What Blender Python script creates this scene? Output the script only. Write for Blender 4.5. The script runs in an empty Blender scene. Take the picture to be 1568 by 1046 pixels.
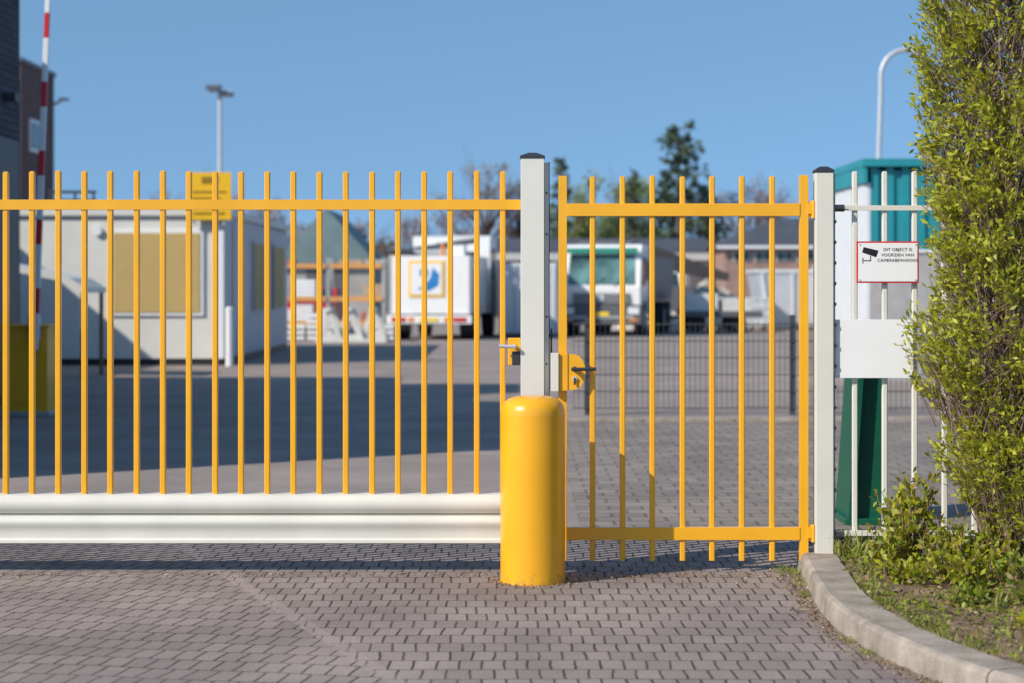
import bpy, math, random, bmesh
import numpy as np
from mathutils import Vector, Matrix, noise
random.seed(7); rng=np.random.default_rng(7)
scene=bpy.context.scene
scene.view_settings.view_transform='Standard'
scene.view_settings.look='None'
scene.view_settings.exposure=0

# ------------------------------------------------------------------ materials
def mat(name,col,rough=0.5,var=0.10,scale=5.0,metal=0.0,bump=0.0,bscale=60.0,spec=0.5,coat=0.0,dirt=None,dirtz=None):
    m=bpy.data.materials.new(name); m.use_nodes=True
    nt=m.node_tree; N=nt.nodes; L=nt.links
    b=N['Principled BSDF']
    tc=N.new('ShaderNodeTexCoord')
    nz=N.new('ShaderNodeTexNoise'); nz.inputs['Scale'].default_value=scale; nz.inputs['Detail'].default_value=8; nz.inputs['Roughness'].default_value=0.6
    L.new(tc.outputs['Object'],nz.inputs['Vector'])
    rp=N.new('ShaderNodeValToRGB')
    rp.color_ramp.elements[0].position=0.3; rp.color_ramp.elements[1].position=0.7
    rp.color_ramp.elements[0].color=(*[max(0,c*(1-var)) for c in col],1)
    rp.color_ramp.elements[1].color=(*[min(1,c*(1+var)) for c in col],1)
    L.new(nz.outputs['Fac'],rp.inputs['Fac'])
    out=rp.outputs['Color']
    if dirt is not None:
        sp=N.new('ShaderNodeSeparateXYZ'); L.new(tc.outputs['Object'],sp.inputs[0])
        n2=N.new('ShaderNodeTexNoise'); n2.inputs['Scale'].default_value=26; n2.inputs['Detail'].default_value=9
        L.new(tc.outputs['Object'],n2.inputs['Vector'])
        mr=N.new('ShaderNodeMapRange'); mr.inputs['From Min'].default_value=0; mr.inputs['From Max'].default_value=dirtz
        mr.inputs['To Min'].default_value=0.60; mr.inputs['To Max'].default_value=0.27
        L.new(sp.outputs['Z'],mr.inputs['Value'])
        lt=N.new('ShaderNodeMath'); lt.operation='SUBTRACT'; L.new(mr.outputs[0],lt.inputs[0]); L.new(n2.outputs['Fac'],lt.inputs[1])
        ml=N.new('ShaderNodeMath'); ml.operation='MULTIPLY'; ml.use_clamp=True; ml.inputs[1].default_value=4; L.new(lt.outputs[0],ml.inputs[0])
        m8=N.new('ShaderNodeMath'); m8.operation='MULTIPLY'; m8.inputs[1].default_value=0.7; L.new(ml.outputs[0],m8.inputs[0])
        mx=N.new('ShaderNodeMixRGB'); mx.inputs[2].default_value=(*dirt,1); L.new(m8.outputs[0],mx.inputs[0]); L.new(out,mx.inputs[1]); out=mx.outputs[0]
    L.new(out,b.inputs['Base Color'])
    b.inputs['Roughness'].default_value=rough; b.inputs['Metallic'].default_value=metal
    b.inputs['Specular IOR Level'].default_value=spec; b.inputs['Coat Weight'].default_value=coat
    if bump>0:
        n3=N.new('ShaderNodeTexNoise'); n3.inputs['Scale'].default_value=bscale; n3.inputs['Detail'].default_value=5
        L.new(tc.outputs['Object'],n3.inputs['Vector'])
        bp=N.new('ShaderNodeBump'); bp.inputs['Strength'].default_value=bump; bp.inputs['Distance'].default_value=0.01
        L.new(n3.outputs['Fac'],bp.inputs['Height']); L.new(bp.outputs[0],b.inputs['Normal'])
    return m
def leafmat(name,cols,trans=0.35,rough=0.5):
    m=bpy.data.materials.new(name); m.use_nodes=True
    nt=m.node_tree; N=nt.nodes; L=nt.links
    b=N['Principled BSDF']; o=N['Material Output']
    g=N.new('ShaderNodeNewGeometry'); rp=N.new('ShaderNodeValToRGB')
    el=rp.color_ramp.elements
    while len(el)<len(cols): el.new(0.5)
    for i,c in enumerate(cols):
        el[i].position=i/(len(cols)-1); el[i].color=(*c,1)
    L.new(g.outputs['Random Per Island'],rp.inputs['Fac'])
    L.new(rp.outputs[0],b.inputs['Base Color']); b.inputs['Roughness'].default_value=rough
    t=N.new('ShaderNodeBsdfTranslucent'); L.new(rp.outputs[0],t.inputs['Color'])
    mx=N.new('ShaderNodeMixShader'); mx.inputs[0].default_value=trans
    L.new(b.outputs[0],mx.inputs[1]); L.new(t.outputs[0],mx.inputs[2]); L.new(mx.outputs[0],o.inputs['Surface'])
    return m
def brickmat(name,c1,c2,mortar,bw,rh,ms,rough=0.85,bump=0.4,axis='XY',offset=0.5,rot2=None,stain=0.25):
    m=bpy.data.materials.new(name); m.use_nodes=True
    nt=m.node_tree; N=nt.nodes; L=nt.links
    b=N['Principled BSDF']; tc=N.new('ShaderNodeTexCoord')
    vec=tc.outputs['Object']
    sp=N.new('ShaderNodeSeparateXYZ'); L.new(vec,sp.inputs[0])
    if axis=='WALL':
        ad=N.new('ShaderNodeMath'); ad.operation='ADD'; L.new(sp.outputs['X'],ad.inputs[0]); L.new(sp.outputs['Y'],ad.inputs[1])
        cb=N.new('ShaderNodeCombineXYZ'); L.new(ad.outputs[0],cb.inputs[0]); L.new(sp.outputs['Z'],cb.inputs[1]); vec=cb.outputs[0]
    wob=N.new('ShaderNodeTexNoise'); wob.inputs['Scale'].default_value=2.3; wob.inputs['Detail'].default_value=4
    L.new(tc.outputs['Object'],wob.inputs['Vector'])
    wm=N.new('ShaderNodeVectorMath'); wm.operation='SCALE'; wm.inputs['Scale'].default_value=0.05 if axis=='XY' else 0.0
    L.new(wob.outputs['Color'],wm.inputs[0])
    wa=N.new('ShaderNodeVectorMath'); wa.operation='ADD'; L.new(vec,wa.inputs[0]); L.new(wm.outputs[0],wa.inputs[1]); vec=wa.outputs[0]
    seam=None
    if rot2 is not None:
        mp=N.new('ShaderNodeMapping'); mp.inputs['Rotation'].default_value=(0,0,rot2); L.new(vec,mp.inputs[0])
        a=N.new('ShaderNodeMath'); a.operation='MULTIPLY_ADD'; a.inputs[1].default_value=0.377; L.new(sp.outputs['Y'],a.inputs[0]); L.new(sp.outputs['X'],a.inputs[2])
        c=N.new('ShaderNodeMath'); c.operation='LESS_THAN'; c.inputs[1].default_value=2.27; L.new(a.outputs[0],c.inputs[0])
        mv=N.new('ShaderNodeMix'); mv.data_type='VECTOR'; L.new(c.outputs[0],mv.inputs[0]); L.new(vec,mv.inputs[4]); L.new(mp.outputs[0],mv.inputs[5]); vec=mv.outputs[1]
        d=N.new('ShaderNodeMath'); d.operation='COMPARE'; d.inputs[1].default_value=2.29; d.inputs[2].default_value=0.04; L.new(a.outputs[0],d.inputs[0]); seam=d.outputs[0]
    br=N.new('ShaderNodeTexBrick'); L.new(vec,br.inputs['Vector'])
    br.offset=offset; br.inputs['Scale'].default_value=1.0
    br.inputs['Color1'].default_value=(*c1,1); br.inputs['Color2'].default_value=(*c2,1); br.inputs['Mortar'].default_value=(*mortar,1)
    br.inputs['Brick Width'].default_value=bw; br.inputs['Row Height'].default_value=rh; br.inputs['Mortar Size'].default_value=ms
    br.inputs['Mortar Smooth'].default_value=0.3; br.inputs['Bias'].default_value=0.0
    nj=N.new('ShaderNodeTexNoise'); nj.inputs['Scale'].default_value=3.1; nj.inputs['Detail'].default_value=6; L.new(tc.outputs['Object'],nj.inputs['Vector'])
    rj=N.new('ShaderNodeValToRGB'); rj.color_ramp.elements[0].position=.40; rj.color_ramp.elements[1].position=.66
    rj.color_ramp.elements[0].color=(*mortar,1); rj.color_ramp.elements[1].color=(*[(x*.6+y*.4) for x,y in zip(mortar,c2)],1)
    L.new(nj.outputs['Fac'],rj.inputs['Fac']); L.new(rj.outputs[0],br.inputs['Mortar'])
    nz=N.new('ShaderNodeTexNoise'); nz.inputs['Scale'].default_value=0.9; nz.inputs['Detail'].default_value=8; nz.inputs['Roughness'].default_value=0.65
    L.new(tc.outputs['Object'],nz.inputs['Vector'])
    rp=N.new('ShaderNodeValToRGB'); rp.color_ramp.elements[0].position=0.32; rp.color_ramp.elements[1].position=0.68
    rp.color_ramp.elements[0].color=(1-stain,1-stain,1-stain*0.9,1); rp.color_ramp.elements[1].color=(1+stain*.25,1+stain*.25,1+stain*.25,1)
    L.new(nz.outputs['Fac'],rp.inputs['Fac'])
    mu=N.new('ShaderNodeMixRGB'); mu.blend_type='MULTIPLY'; mu.inputs[0].default_value=1; L.new(br.outputs['Color'],mu.inputs[1]); L.new(rp.outputs[0],mu.inputs[2])
    n2=N.new('ShaderNodeTexNoise'); n2.inputs['Scale'].default_value=90; n2.inputs['Detail'].default_value=4; L.new(tc.outputs['Object'],n2.inputs['Vector'])
    r2=N.new('ShaderNodeValToRGB'); r2.color_ramp.elements[0].position=0.3; r2.color_ramp.elements[1].position=0.7
    r2.color_ramp.elements[0].color=(.74,.74,.74,1); r2.color_ramp.elements[1].color=(1.14,1.14,1.14,1); L.new(n2.outputs['Fac'],r2.inputs['Fac'])
    m2=N.new('ShaderNodeMixRGB'); m2.blend_type='MULTIPLY'; m2.inputs[0].default_value=1; L.new(mu.outputs[0],m2.inputs[1]); L.new(r2.outputs[0],m2.inputs[2])
    out=m2.outputs[0]
    if seam is not None:
        ms_=N.new('ShaderNodeMixRGB'); ms_.inputs[2].default_value=(*[x*1.12 for x in c1],1)
        sm=N.new('ShaderNodeMath'); sm.operation='MULTIPLY'; sm.inputs[1].default_value=0.35; L.new(seam,sm.inputs[0])
        L.new(sm.outputs[0],ms_.inputs[0]); L.new(out,ms_.inputs[1]); out=ms_.outputs[0]
    L.new(out,b.inputs['Base Color']); b.inputs['Roughness'].default_value=rough; b.inputs['Specular IOR Level'].default_value=0.25
    inv=N.new('ShaderNodeMath'); inv.operation='MULTIPLY_ADD'; inv.inputs[1].default_value=-1.0; L.new(br.outputs['Fac'],inv.inputs[0])
    sc=N.new('ShaderNodeMath'); sc.operation='MULTIPLY'; sc.inputs[1].default_value=0.5; L.new(n2.outputs['Fac'],sc.inputs[0]); L.new(sc.outputs[0],inv.inputs[2])
    bp=N.new('ShaderNodeBump'); bp.inputs['Strength'].default_value=bump; bp.inputs['Distance'].default_value=0.006
    L.new(inv.outputs[0],bp.inputs['Height']); L.new(bp.outputs[0],b.inputs['Normal'])
    return m

YEL=(0.90,0.435,0.013)
M_yel=mat('yellow_paint',YEL,0.35,0.06,4,coat=0.2)
M_yelb=mat('bollard_yellow_paint',(0.90,0.42,0.010),0.30,0.06,5,coat=0.3,bump=0.05,bscale=25,dirt=(0.28,0.19,0.09),dirtz=0.10)
M_cream=mat('cream_powder_coat',(0.72,0.70,0.62),0.4,0.06,3)
M_cream2=mat('cream_beam_coat',(0.70,0.68,0.60),0.38,0.07,3)
M_greypl=mat('grey_steel',(0.42,0.43,0.43),0.4,0.08,8,metal=0.3)
M_dark=mat('dark_plastic',(0.035,0.037,0.045),0.45,0.1)
M_white=mat('white_paint',(0.80,0.81,0.82),0.35,0.03)
M_board=mat('white_board',(0.88,0.88,0.88),0.5,0.02)
M_red=mat('red_paint',(0.62,0.02,0.03),0.4,0.05)
M_galv=mat('galvanised_steel',(0.56,0.58,0.60),0.45,0.1,10,metal=0.3)
M_black=mat('black_print',(0.012,0.012,0.014),0.5,0.05)
M_paver=brickmat('concrete_pavers',(0.375,0.310,0.278),(0.305,0.250,0.225),(0.085,0.064,0.052),0.090,0.182,0.0058,rot2=math.radians(11),stain=.3,bump=.6)
M_paver2=brickmat('yard_pavers',(0.37,0.315,0.27),(0.29,0.245,0.21),(0.19,0.155,0.125),0.22,0.21,0.012,stain=0.35)
M_asph=mat('asphalt',(0.320,0.268,0.242),0.85,0.20,0.9,bump=0.5,bscale=150,spec=0.2)
M_ground=mat('ground_base',(0.26,0.24,0.21),0.9,0.2,0.3,spec=0.2)
M_kerb=mat('concrete_kerb',(0.36,0.31,0.26),0.9,0.32,7,bump=0.8,bscale=110,spec=0.2)
M_soil=mat('soil',(0.21,0.15,0.10),0.95,0.45,14,bump=1.0,bscale=60,spec=0.1)
M_bark=mat('bark',(0.15,0.105,0.09),0.9,0.35,20,spec=0.2)
M_bark2=mat('hedge_twig_bark',(0.27,0.185,0.15),0.85,0.35,20,spec=0.2)
M_glass=mat('dark_glass',(0.03,0.05,0.055),0.08,0.2,2)
M_rubber=mat('tyre_rubber',(0.03,0.03,0.032),0.8,0.1)
M_tan=mat('tan_blind',(0.52,0.37,0.14),0.7,0.04)
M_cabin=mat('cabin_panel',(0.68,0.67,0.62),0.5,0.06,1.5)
M_shadegrey=mat('cabin_shade_skip_grey',(0.46,0.48,0.52),0.5,0.06,1.5)  # shaded copy of the cabin panel: shade put into colour; also the skip's grey
M_teal=mat('teal_cladding',(0.02,0.27,0.31),0.45,0.08,1)
M_green=mat('dark_green_paint',(0.006,0.10,0.055),0.4,0.12,3)
M_leafh=leafmat('hedge_leaf',[(0.27,0.33,0.02),(0.46,0.49,0.03),(0.60,0.60,0.05),(0.36,0.40,0.025),(0.66,0.62,0.07),(0.20,0.24,0.02)],0.40)
M_leafs=leafmat('shrub_leaf',[(0.16,0.22,0.015),(0.34,0.38,0.02),(0.50,0.46,0.02),(0.20,0.27,0.02),(0.42,0.26,0.04)],0.35)
M_leafc=leafmat('ground_cover_leaf',[(0.11,0.17,0.015),(0.28,0.34,0.02),(0.18,0.24,0.02),(0.30,0.18,0.08)],0.3)
M_grass=leafmat('grass_blade',[(0.14,0.20,0.02),(0.28,0.33,0.04),(0.40,0.36,0.14),(0.20,0.26,0.03)],0.3)
M_litter=leafmat('dry_leaf',[(0.24,0.15,0.08),(0.38,0.25,0.13),(0.15,0.10,0.06),(0.44,0.34,0.18)],0.1)

# ------------------------------------------------------------------ mesh builder
class B:
    def __init__(s,name,origin=(0,0,0),rotz=0.0):
        s.name=name; s.o=Vector(origin); s.rot=rotz; s.v=[]; s.f=[]; s.mi=[]; s.sm=[]; s.mats=[]
    def _m(s,m):
        if m not in s.mats: s.mats.append(m)
        return s.mats.index(m)
    def add(s,verts,faces,m,smooth=False):
        k=len(s.v); s.v+= [tuple(v) for v in verts]; i=s._m(m)
        for f in faces: s.f.append(tuple(a+k for a in f)); s.mi.append(i); s.sm.append(smooth)
    def box(s,x0,x1,y0,y1,z0,z1,m):
        v=[(x0,y0,z0),(x1,y0,z0),(x1,y1,z0),(x0,y1,z0),(x0,y0,z1),(x1,y0,z1),(x1,y1,z1),(x0,y1,z1)]
        s.add(v,[(0,3,2,1),(4,5,6,7),(0,1,5,4),(1,2,6,5),(2,3,7,6),(3,0,4,7)],m)
    def beam(s,p,q,w,h,m,up=(0,0,1)):
        p=Vector(p); q=Vector(q); d=(q-p).normalized(); u=Vector(up)
        if abs(d.dot(u))>0.98: u=Vector((0,1,0))
        a=d.cross(u).normalized(); b=a.cross(d).normalized()
        v=[]
        for c in (p,q):
            for i,j in ((-1,-1),(1,-1),(1,1),(-1,1)): v.append(c+a*i*w/2+b*j*h/2)
        s.add(v,[(0,1,2,3),(7,6,5,4),(0,4,5,1),(1,5,6,2),(2,6,7,3),(3,7,4,0)],m)
    def cyl(s,p,q,r0,r1,m,n=12,caps=True,smooth=True):
        p=Vector(p); q=Vector(q); d=(q-p)
        if d.length<1e-6: return
        d.normalize(); u=Vector((0,0,1)) if abs(d.z)<0.95 else Vector((0,1,0))
        a=d.cross(u).normalized(); b=a.cross(d)
        v=[]
        for c,r in ((p,r0),(q,r1)):
            for i in range(n):
                t=2*math.pi*i/n; v.append(c+a*math.cos(t)*r+b*math.sin(t)*r)
        s.add(v,[(i,(i+1)%n,n+(i+1)%n,n+i) for i in range(n)],m,smooth)
        if caps:
            s.add(v[:n],[tuple(range(n-1,-1,-1))],m); s.add(v[n:],[tuple(range(n))],m)
    def tube(s,pts,r,m,n=10):
        for i in range(len(pts)-1): s.cyl(pts[i],pts[i+1],r,r,m,n,caps=True)
    def lathe(s,c,prof,m,n=48):
        v=[];F=[]
        for r,z in prof:
            for i in range(n):
                t=2*math.pi*i/n; v.append((c[0]+r*math.cos(t),c[1]+r*math.sin(t),c[2]+z))
        for k in range(len(prof)-1):
            for i in range(n): F.append((k*n+i,k*n+(i+1)%n,(k+1)*n+(i+1)%n,(k+1)*n+i))
        s.add(v,F,m,True)
    def prism(s,poly,axis,a0,a1,m,smooth=False):
        n=len(poly); v=[]
        for a in (a0,a1):
            for p in poly:
                if axis=='X': v.append((a,p[0],p[1]))
                elif axis=='Y': v.append((p[0],a,p[1]))
                else: v.append((p[0],p[1],a))
        s.add(v,[(i,(i+1)%n,n+(i+1)%n,n+i) for i in range(n)],m,smooth)
        s.add(v[:n],[tuple(range(n-1,-1,-1))],m); s.add(v[n:],[tuple(range(n))],m)
    def build(s,bevel=0.0,parent=None,local=False):
        me=bpy.data.meshes.new(s.name)
        o=s.o
        vv=s.v if local else [(v[0]-o.x,v[1]-o.y,v[2]-o.z) for v in s.v]
        me.from_pydata(vv,[],s.f)
        for m in s.mats: me.materials.append(m)
        me.polygons.foreach_set('material_index',s.mi); me.polygons.foreach_set('use_smooth',s.sm)
        me.update()
        bm=bmesh.new(); bm.from_mesh(me); bmesh.ops.recalc_face_normals(bm,faces=bm.faces); bm.to_mesh(me); bm.free()
        ob=bpy.data.objects.new(s.name,me); bpy.context.collection.objects.link(ob)
        ob.location=o; ob.rotation_euler=(0,0,s.rot)
        if bevel>0:
            md=ob.modifiers.new('bevel','BEVEL'); md.width=bevel; md.segments=2; md.limit_method='ANGLE'; md.angle_limit=math.radians(40)
        if parent: ob.parent=parent; ob.location=(0,0,0)
        return ob
def leaves(name,P,Dr,size,m,origin,parent=None,wid=0.45):
    n=len(P); P=np.asarray(P,float)-np.array(origin); Dr=np.asarray(Dr,float)
    Dr/= (np.linalg.norm(Dr,axis=1,keepdims=True)+1e-9)
    R=rng.normal(size=(n,3)); S=np.cross(Dr,R); S/=(np.linalg.norm(S,axis=1,keepdims=True)+1e-9)
    Nn=np.cross(S,Dr)
    L=np.asarray(size).reshape(-1,1)*np.ones((n,1)); W=L*wid*0.5
    v=np.stack([P,P+Dr*L*0.5+S*W+Nn*L*0.08,P+Dr*L,P+Dr*L*0.5-S*W+Nn*L*0.08],axis=1).reshape(-1,3)
    me=bpy.data.meshes.new(name); me.vertices.add(4*n); me.vertices.foreach_set('co',v.ravel())
    me.loops.add(4*n); me.loops.foreach_set('vertex_index',np.arange(4*n,dtype=np.int32))
    me.polygons.add(n); me.polygons.foreach_set('loop_start',np.arange(0,4*n,4,dtype=np.int32))
    try: me.polygons.foreach_set('loop_total',np.full(n,4,dtype=np.int32))
    except Exception: pass
    me.materials.append(m); me.update(calc_edges=True); me.validate()
    ob=bpy.data.objects.new(name,me); bpy.context.collection.objects.link(ob)
    if parent: ob.parent=parent
    else: ob.location=origin
    return ob
def empty(name,loc):
    e=bpy.data.objects.new(name,None); e.empty_display_size=0.3; e.location=loc; bpy.context.collection.objects.link(e); return e

# ------------------------------------------------------------------ camera, light, sky
cam=bpy.data.cameras.new('camera'); co=bpy.data.objects.new('camera',cam); bpy.context.collection.objects.link(co)
co.location=(0,0,1.45); co.rotation_euler=(math.radians(90),0,0)
cam.lens=68.9; cam.sensor_width=36; cam.shift_y=-0.0529; cam.clip_end=3000; cam.clip_start=0.1
cam.dof.use_dof=True; cam.dof.focus_distance=9.85; cam.dof.aperture_fstop=2.3
scene.camera=co
ldir=Vector((1.2,0.85,-1.0)).normalized()
sl=bpy.data.lights.new('sun','SUN'); sl.energy=4.7; sl.angle=math.radians(0.53); sl.color=(1.0,0.92,0.81)
so=bpy.data.objects.new('sun',sl); bpy.context.collection.objects.link(so); so.rotation_euler=ldir.to_track_quat('-Z','Y').to_euler(); so.location=(-20,-14,25)
w=bpy.data.worlds.new('World'); scene.world=w; w.use_nodes=True
nt=w.node_tree; bg=nt.nodes['Background']
sky=nt.nodes.new('ShaderNodeTexSky'); sky.sky_type='NISHITA'; sky.sun_disc=False
sky.sun_elevation=math.asin(-ldir.z); sky.sun_rotation=math.atan2(-ldir.x,-ldir.y)
sky.air_density=1.0; sky.dust_density=0.3; sky.ozone_density=2.5; sky.altitude=200
tc=nt.nodes.new('ShaderNodeTexCoord'); va=nt.nodes.new('ShaderNodeVectorMath'); va.operation='ADD'; va.inputs[1].default_value=(0,0,0.30)
vn=nt.nodes.new('ShaderNodeVectorMath'); vn.operation='NORMALIZE'
nt.links.new(tc.outputs['Generated'],va.inputs[0]); nt.links.new(va.outputs[0],vn.inputs[0]); nt.links.new(vn.outputs[0],sky.inputs['Vector'])
tint=nt.nodes.new('ShaderNodeMixRGB'); tint.blend_type='MULTIPLY'; tint.inputs[0].default_value=1; tint.inputs[2].default_value=(1.12,1.30,1.25,1)
nt.links.new(sky.outputs[0],tint.inputs[1]); nt.links.new(tint.outputs[0],bg.inputs['Color']); bg.inputs['Strength'].default_value=0.145

# ------------------------------------------------------------------ ground sheets
def sheet(name,poly,z,m):
    me=bpy.data.meshes.new(name); me.from_pydata([(x,y,z) for x,y in poly],[],[tuple(range(len(poly)))]); me.materials.append(m)
    o=bpy.data.objects.new(name,me); bpy.context.collection.objects.link(o); return o
sheet('ground',[(-900,-100),(900,-100),(900,1500),(-900,1500)],-0.012,M_ground)
sheet('asphalt_yard',[(-60,11.5),(60,11.5),(60,110),(-60,110)],-0.004,M_asph)
sheet('paved_road',[(-14,2),(14,2),(14,11.4),(-14,11.4)],0.0,M_paver)
sheet('yard_paving',[(0.42,11.4),(14,11.4),(14,21.9),(0.42,21.2)],0.0,M_paver2)
k=B('yard_edge_kerb',(0.3,21.3,0))
for i in range(14):
    k.box(0.42+i*1.0,1.405+i*1.0,21.2+i*0.055,21.32+i*0.055,-0.01,0.03,M_kerb)
k.build(0.006)

# kerb along planting bed
ctr=[(1.57,10.15),(1.545,9.7),(1.50,9.2),(1.47,8.7),(1.475,8.2),(1.535,7.75),(1.65,7.25),(1.83,6.75),(2.12,6.25),(2.55,5.75),(3.2,5.35),(4.2,5.1),(6,5.0)]
def resample(pts,step):
    acc=0; dense=[]
    for i in range(len(pts)-1):
        a=Vector((*pts[i],0)); b=Vector((*pts[i+1],0)); n=max(1,int((b-a).length/0.02))
        for j in range(n): dense.append(a.lerp(b,j/n))
    dense.append(Vector((*pts[-1],0)))
    for _ in range(150):
        dense=[dense[0]]+[(dense[i-1]+dense[i]*2+dense[i+1])/4 for i in range(1,len(dense)-1)]+[dense[-1]]
    out=[dense[0]]
    for i in range(1,len(dense)):
        acc+=(dense[i]-dense[i-1]).length
        if acc>=step: out.append(dense[i]); acc=0
    return out
kp=resample(ctr,0.04)
k=B('concrete_kerb',(1.5,8,0))
blk=20
for s0 in range(0,len(kp)-2,blk):
    seg=kp[s0:s0+blk+1]
    if len(seg)<3: break
    v=[];n=len(seg); jog=random.uniform(-.004,.004); dz=random.uniform(-.003,.002)
    for i,p in enumerate(seg):
        d=(seg[min(i+1,n-1)]-seg[max(i-1,0)]).normalized(); nrm=Vector((-d.y,d.x,0))
        if nrm.x<0: nrm=-nrm
        q=p.copy()+nrm*jog
        if i==0: q=q+d*0.005
        if i==n-1: q=q-d*0.005
        for off,z in ((-0.098,-0.02),(-0.088,0.080),(-0.082,0.092),(-0.066,0.10),(0.085,0.10),(0.085,-0.02)):
            r=q+nrm*off+Vector((noise.noise(q*14)*.003,0,0)); v.append((r.x,r.y,z+dz+(noise.noise(q*9+Vector((0,0,off*40)))*.004 if z>0 else 0)))
    F=[]
    for i in range(n-1):
        for j in range(6): F.append((i*6+j,i*6+(j+1)%6,(i+1)*6+(j+1)%6,(i+1)*6+j))
    F.append((5,4,3,2,1,0)); F.append(tuple((n-1)*6+j for j in range(6)))
    k.add(v,F,M_kerb)
k.build()
def kerbx(D):
    for i in range(len(kp)-1):
        if (kp[i].y-D)*(kp[i+1].y-D)<=0: return kp[i].x+0.075
    return 1.64
V=[];F=[];rows=110;cols=70
for i in range(rows):
    D=5.3+(10.75-5.3)*i/(rows-1); x0=kerbx(D)
    for j in range(cols):
        t=(j/(cols-1))**1.6; x=x0+t*(7-x0)
        h=0.07+0.05*min(1,t*12)*noise.noise(Vector((x*2.2,D*2.2,0)))+0.035*noise.noise(Vector((x*9,D*9,3)))+0.05*min(1,t*6)
        V.append((x,D,h))
for i in range(rows-1):
    for j in range(cols-1): F.append((i*cols+j,i*cols+j+1,(i+1)*cols+j+1,(i+1)*cols+j))
me=bpy.data.meshes.new('planting_bed_soil'); me.from_pydata(V,[],F); me.materials.append(M_soil)
for p in me.polygons: p.use_smooth=True
so_=bpy.data.objects.new('planting_bed_soil',me); bpy.context.collection.objects.link(so_)

# ------------------------------------------------------------------ sliding gate
g=B('sliding_gate',(-3,10,0.0))
def bar(b,x,z0,z1,y,m,w=0.030,dome=True):
    x+=random.uniform(-.0012,.0012)
    b.prism([(x-w/2,y-w/2+.004),(x-w/2+.004,y-w/2),(x+w/2-.004,y-w/2),(x+w/2,y-w/2+.004),(x+w/2,y+w/2),(x-w/2,y+w/2)],'Z',z0,z1-0.006 if dome else z1,m)
    if dome: b.box(x-w/2+.004,x+w/2-.004,y-w/2+.004,y+w/2-.004,z1-0.006,z1,m)
for i in range(-42,20):
    bar(g,-0.047-0.1334*(19-i),0.390,2.043+random.uniform(-.003,.003),10.0,M_yel,w=.028)
g.box(-8.6,0.043,9.981,10.019,1.846,1.897,M_yel)
prof=[(10.05,0.398)]
for i in range(11):
    t=math.radians(90+180*i/10); prof.append((9.985+0.05*math.cos(t),0.347+0.050*math.sin(t)))
prof+=[(9.972,0.296),(9.972,0.291)]
for i in range(7):
    t=math.radians(90+105*i/6); prof.append((9.972+0.045*math.cos(t),0.257+0.034*math.sin(t)))
prof+=[(9.934,0.236),(9.940,0.222),(9.943,0.200),(9.941,0.178),(9.932,0.168),(9.931,0.154),(9.942,0.150),(10.05,0.150)]
n=len(prof)
vv=[(a,p[0],p[1]) for a in (-8.7,0.02) for p in prof]
g.add(vv,[(i,(i+1)%n,n+(i+1)%n,n+i) for i in range(n-1)],M_cream2,True)
g.add(vv[:n],[tuple(range(n-1,-1,-1))],M_cream2); g.add(vv[n:],[tuple(range(n))],M_cream2)
for x in (-7.6,-8.3):
    g.box(x-.08,x+.08,9.95,10.05,0.0,0.15,M_galv)
gate=g.build(0)
gate.modifiers.new('edge_split','EDGE_SPLIT').split_angle=math.radians(35)
l=B('gate_lock',(-0.03,9.97,1.1))
l.box(-0.02,0.043,9.955,9.979,1.055,1.193,M_yel)
l.box(0.00,0.042,9.93,9.954,1.055,1.125,M_dark)
l.cyl((0.012,9.955,1.15),(0.012,9.90,1.15),0.011,0.011,M_galv)
l.cyl((0.018,9.905,1.15),(-0.066,9.905,1.153),0.009,0.009,M_galv)
l.build(0.003)

def gatepost(name,x0,x1,y0,y1,h,extra):
    b=B(name,((x0+x1)/2,(y0+y1)/2,0))
    b.box(x0,x1,y0,y1,0.0,h,M_cream)
    cx=(x0+x1)/2; cy=(y0+y1)/2; e=0.004
    v=[(x0-e,y0-e,h),(x1+e,y0-e,h),(x1+e,y1+e,h),(x0-e,y1+e,h),(x0-e,y0-e,h+.012),(x1+e,y0-e,h+.012),(x1+e,y1+e,h+.012),(x0-e,y1+e,h+.012),(cx-.02,cy-.02,h+.03),(cx+.02,cy-.02,h+.03),(cx+.02,cy+.02,h+.03),(cx-.02,cy+.02,h+.03)]
    F=[(0,1,5,4),(1,2,6,5),(2,3,7,6),(3,0,4,7),(4,5,9,8),(5,6,10,9),(6,7,11,10),(7,4,8,11),(8,9,10,11)]
    b.add(v,F,M_dark)
    extra(b); return b.build(0.003)
def ex1(b):
    b.box(0.1645,0.187,9.965,10.03,0.0,2.085,M_cream)
    b.box(0.1875,0.192,9.985,10.03,0.0,2.09,M_dark)
    for z in (1.93,1.72,1.06,1.30): b.cyl((0.176,9.965,z),(0.176,9.960,z),0.005,0.005,M_dark,8)
    b.box(0.196,0.205,9.99,10.0,1.10,1.24,M_dark)
gatepost('gate_post',0.0445,0.163,9.93,10.05,2.105,ex1)
def ex2(b):
    b.box(1.634,1.645,9.97,10.02,0.07,2.03,M_greypl)
    z=0.20
    while z<1.8:
        b.box(1.640,1.649,9.957,9.968,z,z+0.018,M_dark); z+=0.105
    b.cyl((1.645,9.97,1.853),(1.69,9.97,1.853),0.018,0.018,M_dark); b.cyl((1.645,9.97,0.185),(1.69,9.97,0.185),0.018,0.018,M_dark)
gatepost('gate_post',1.543,1.633,9.95,10.04,2.035,ex2)

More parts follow.
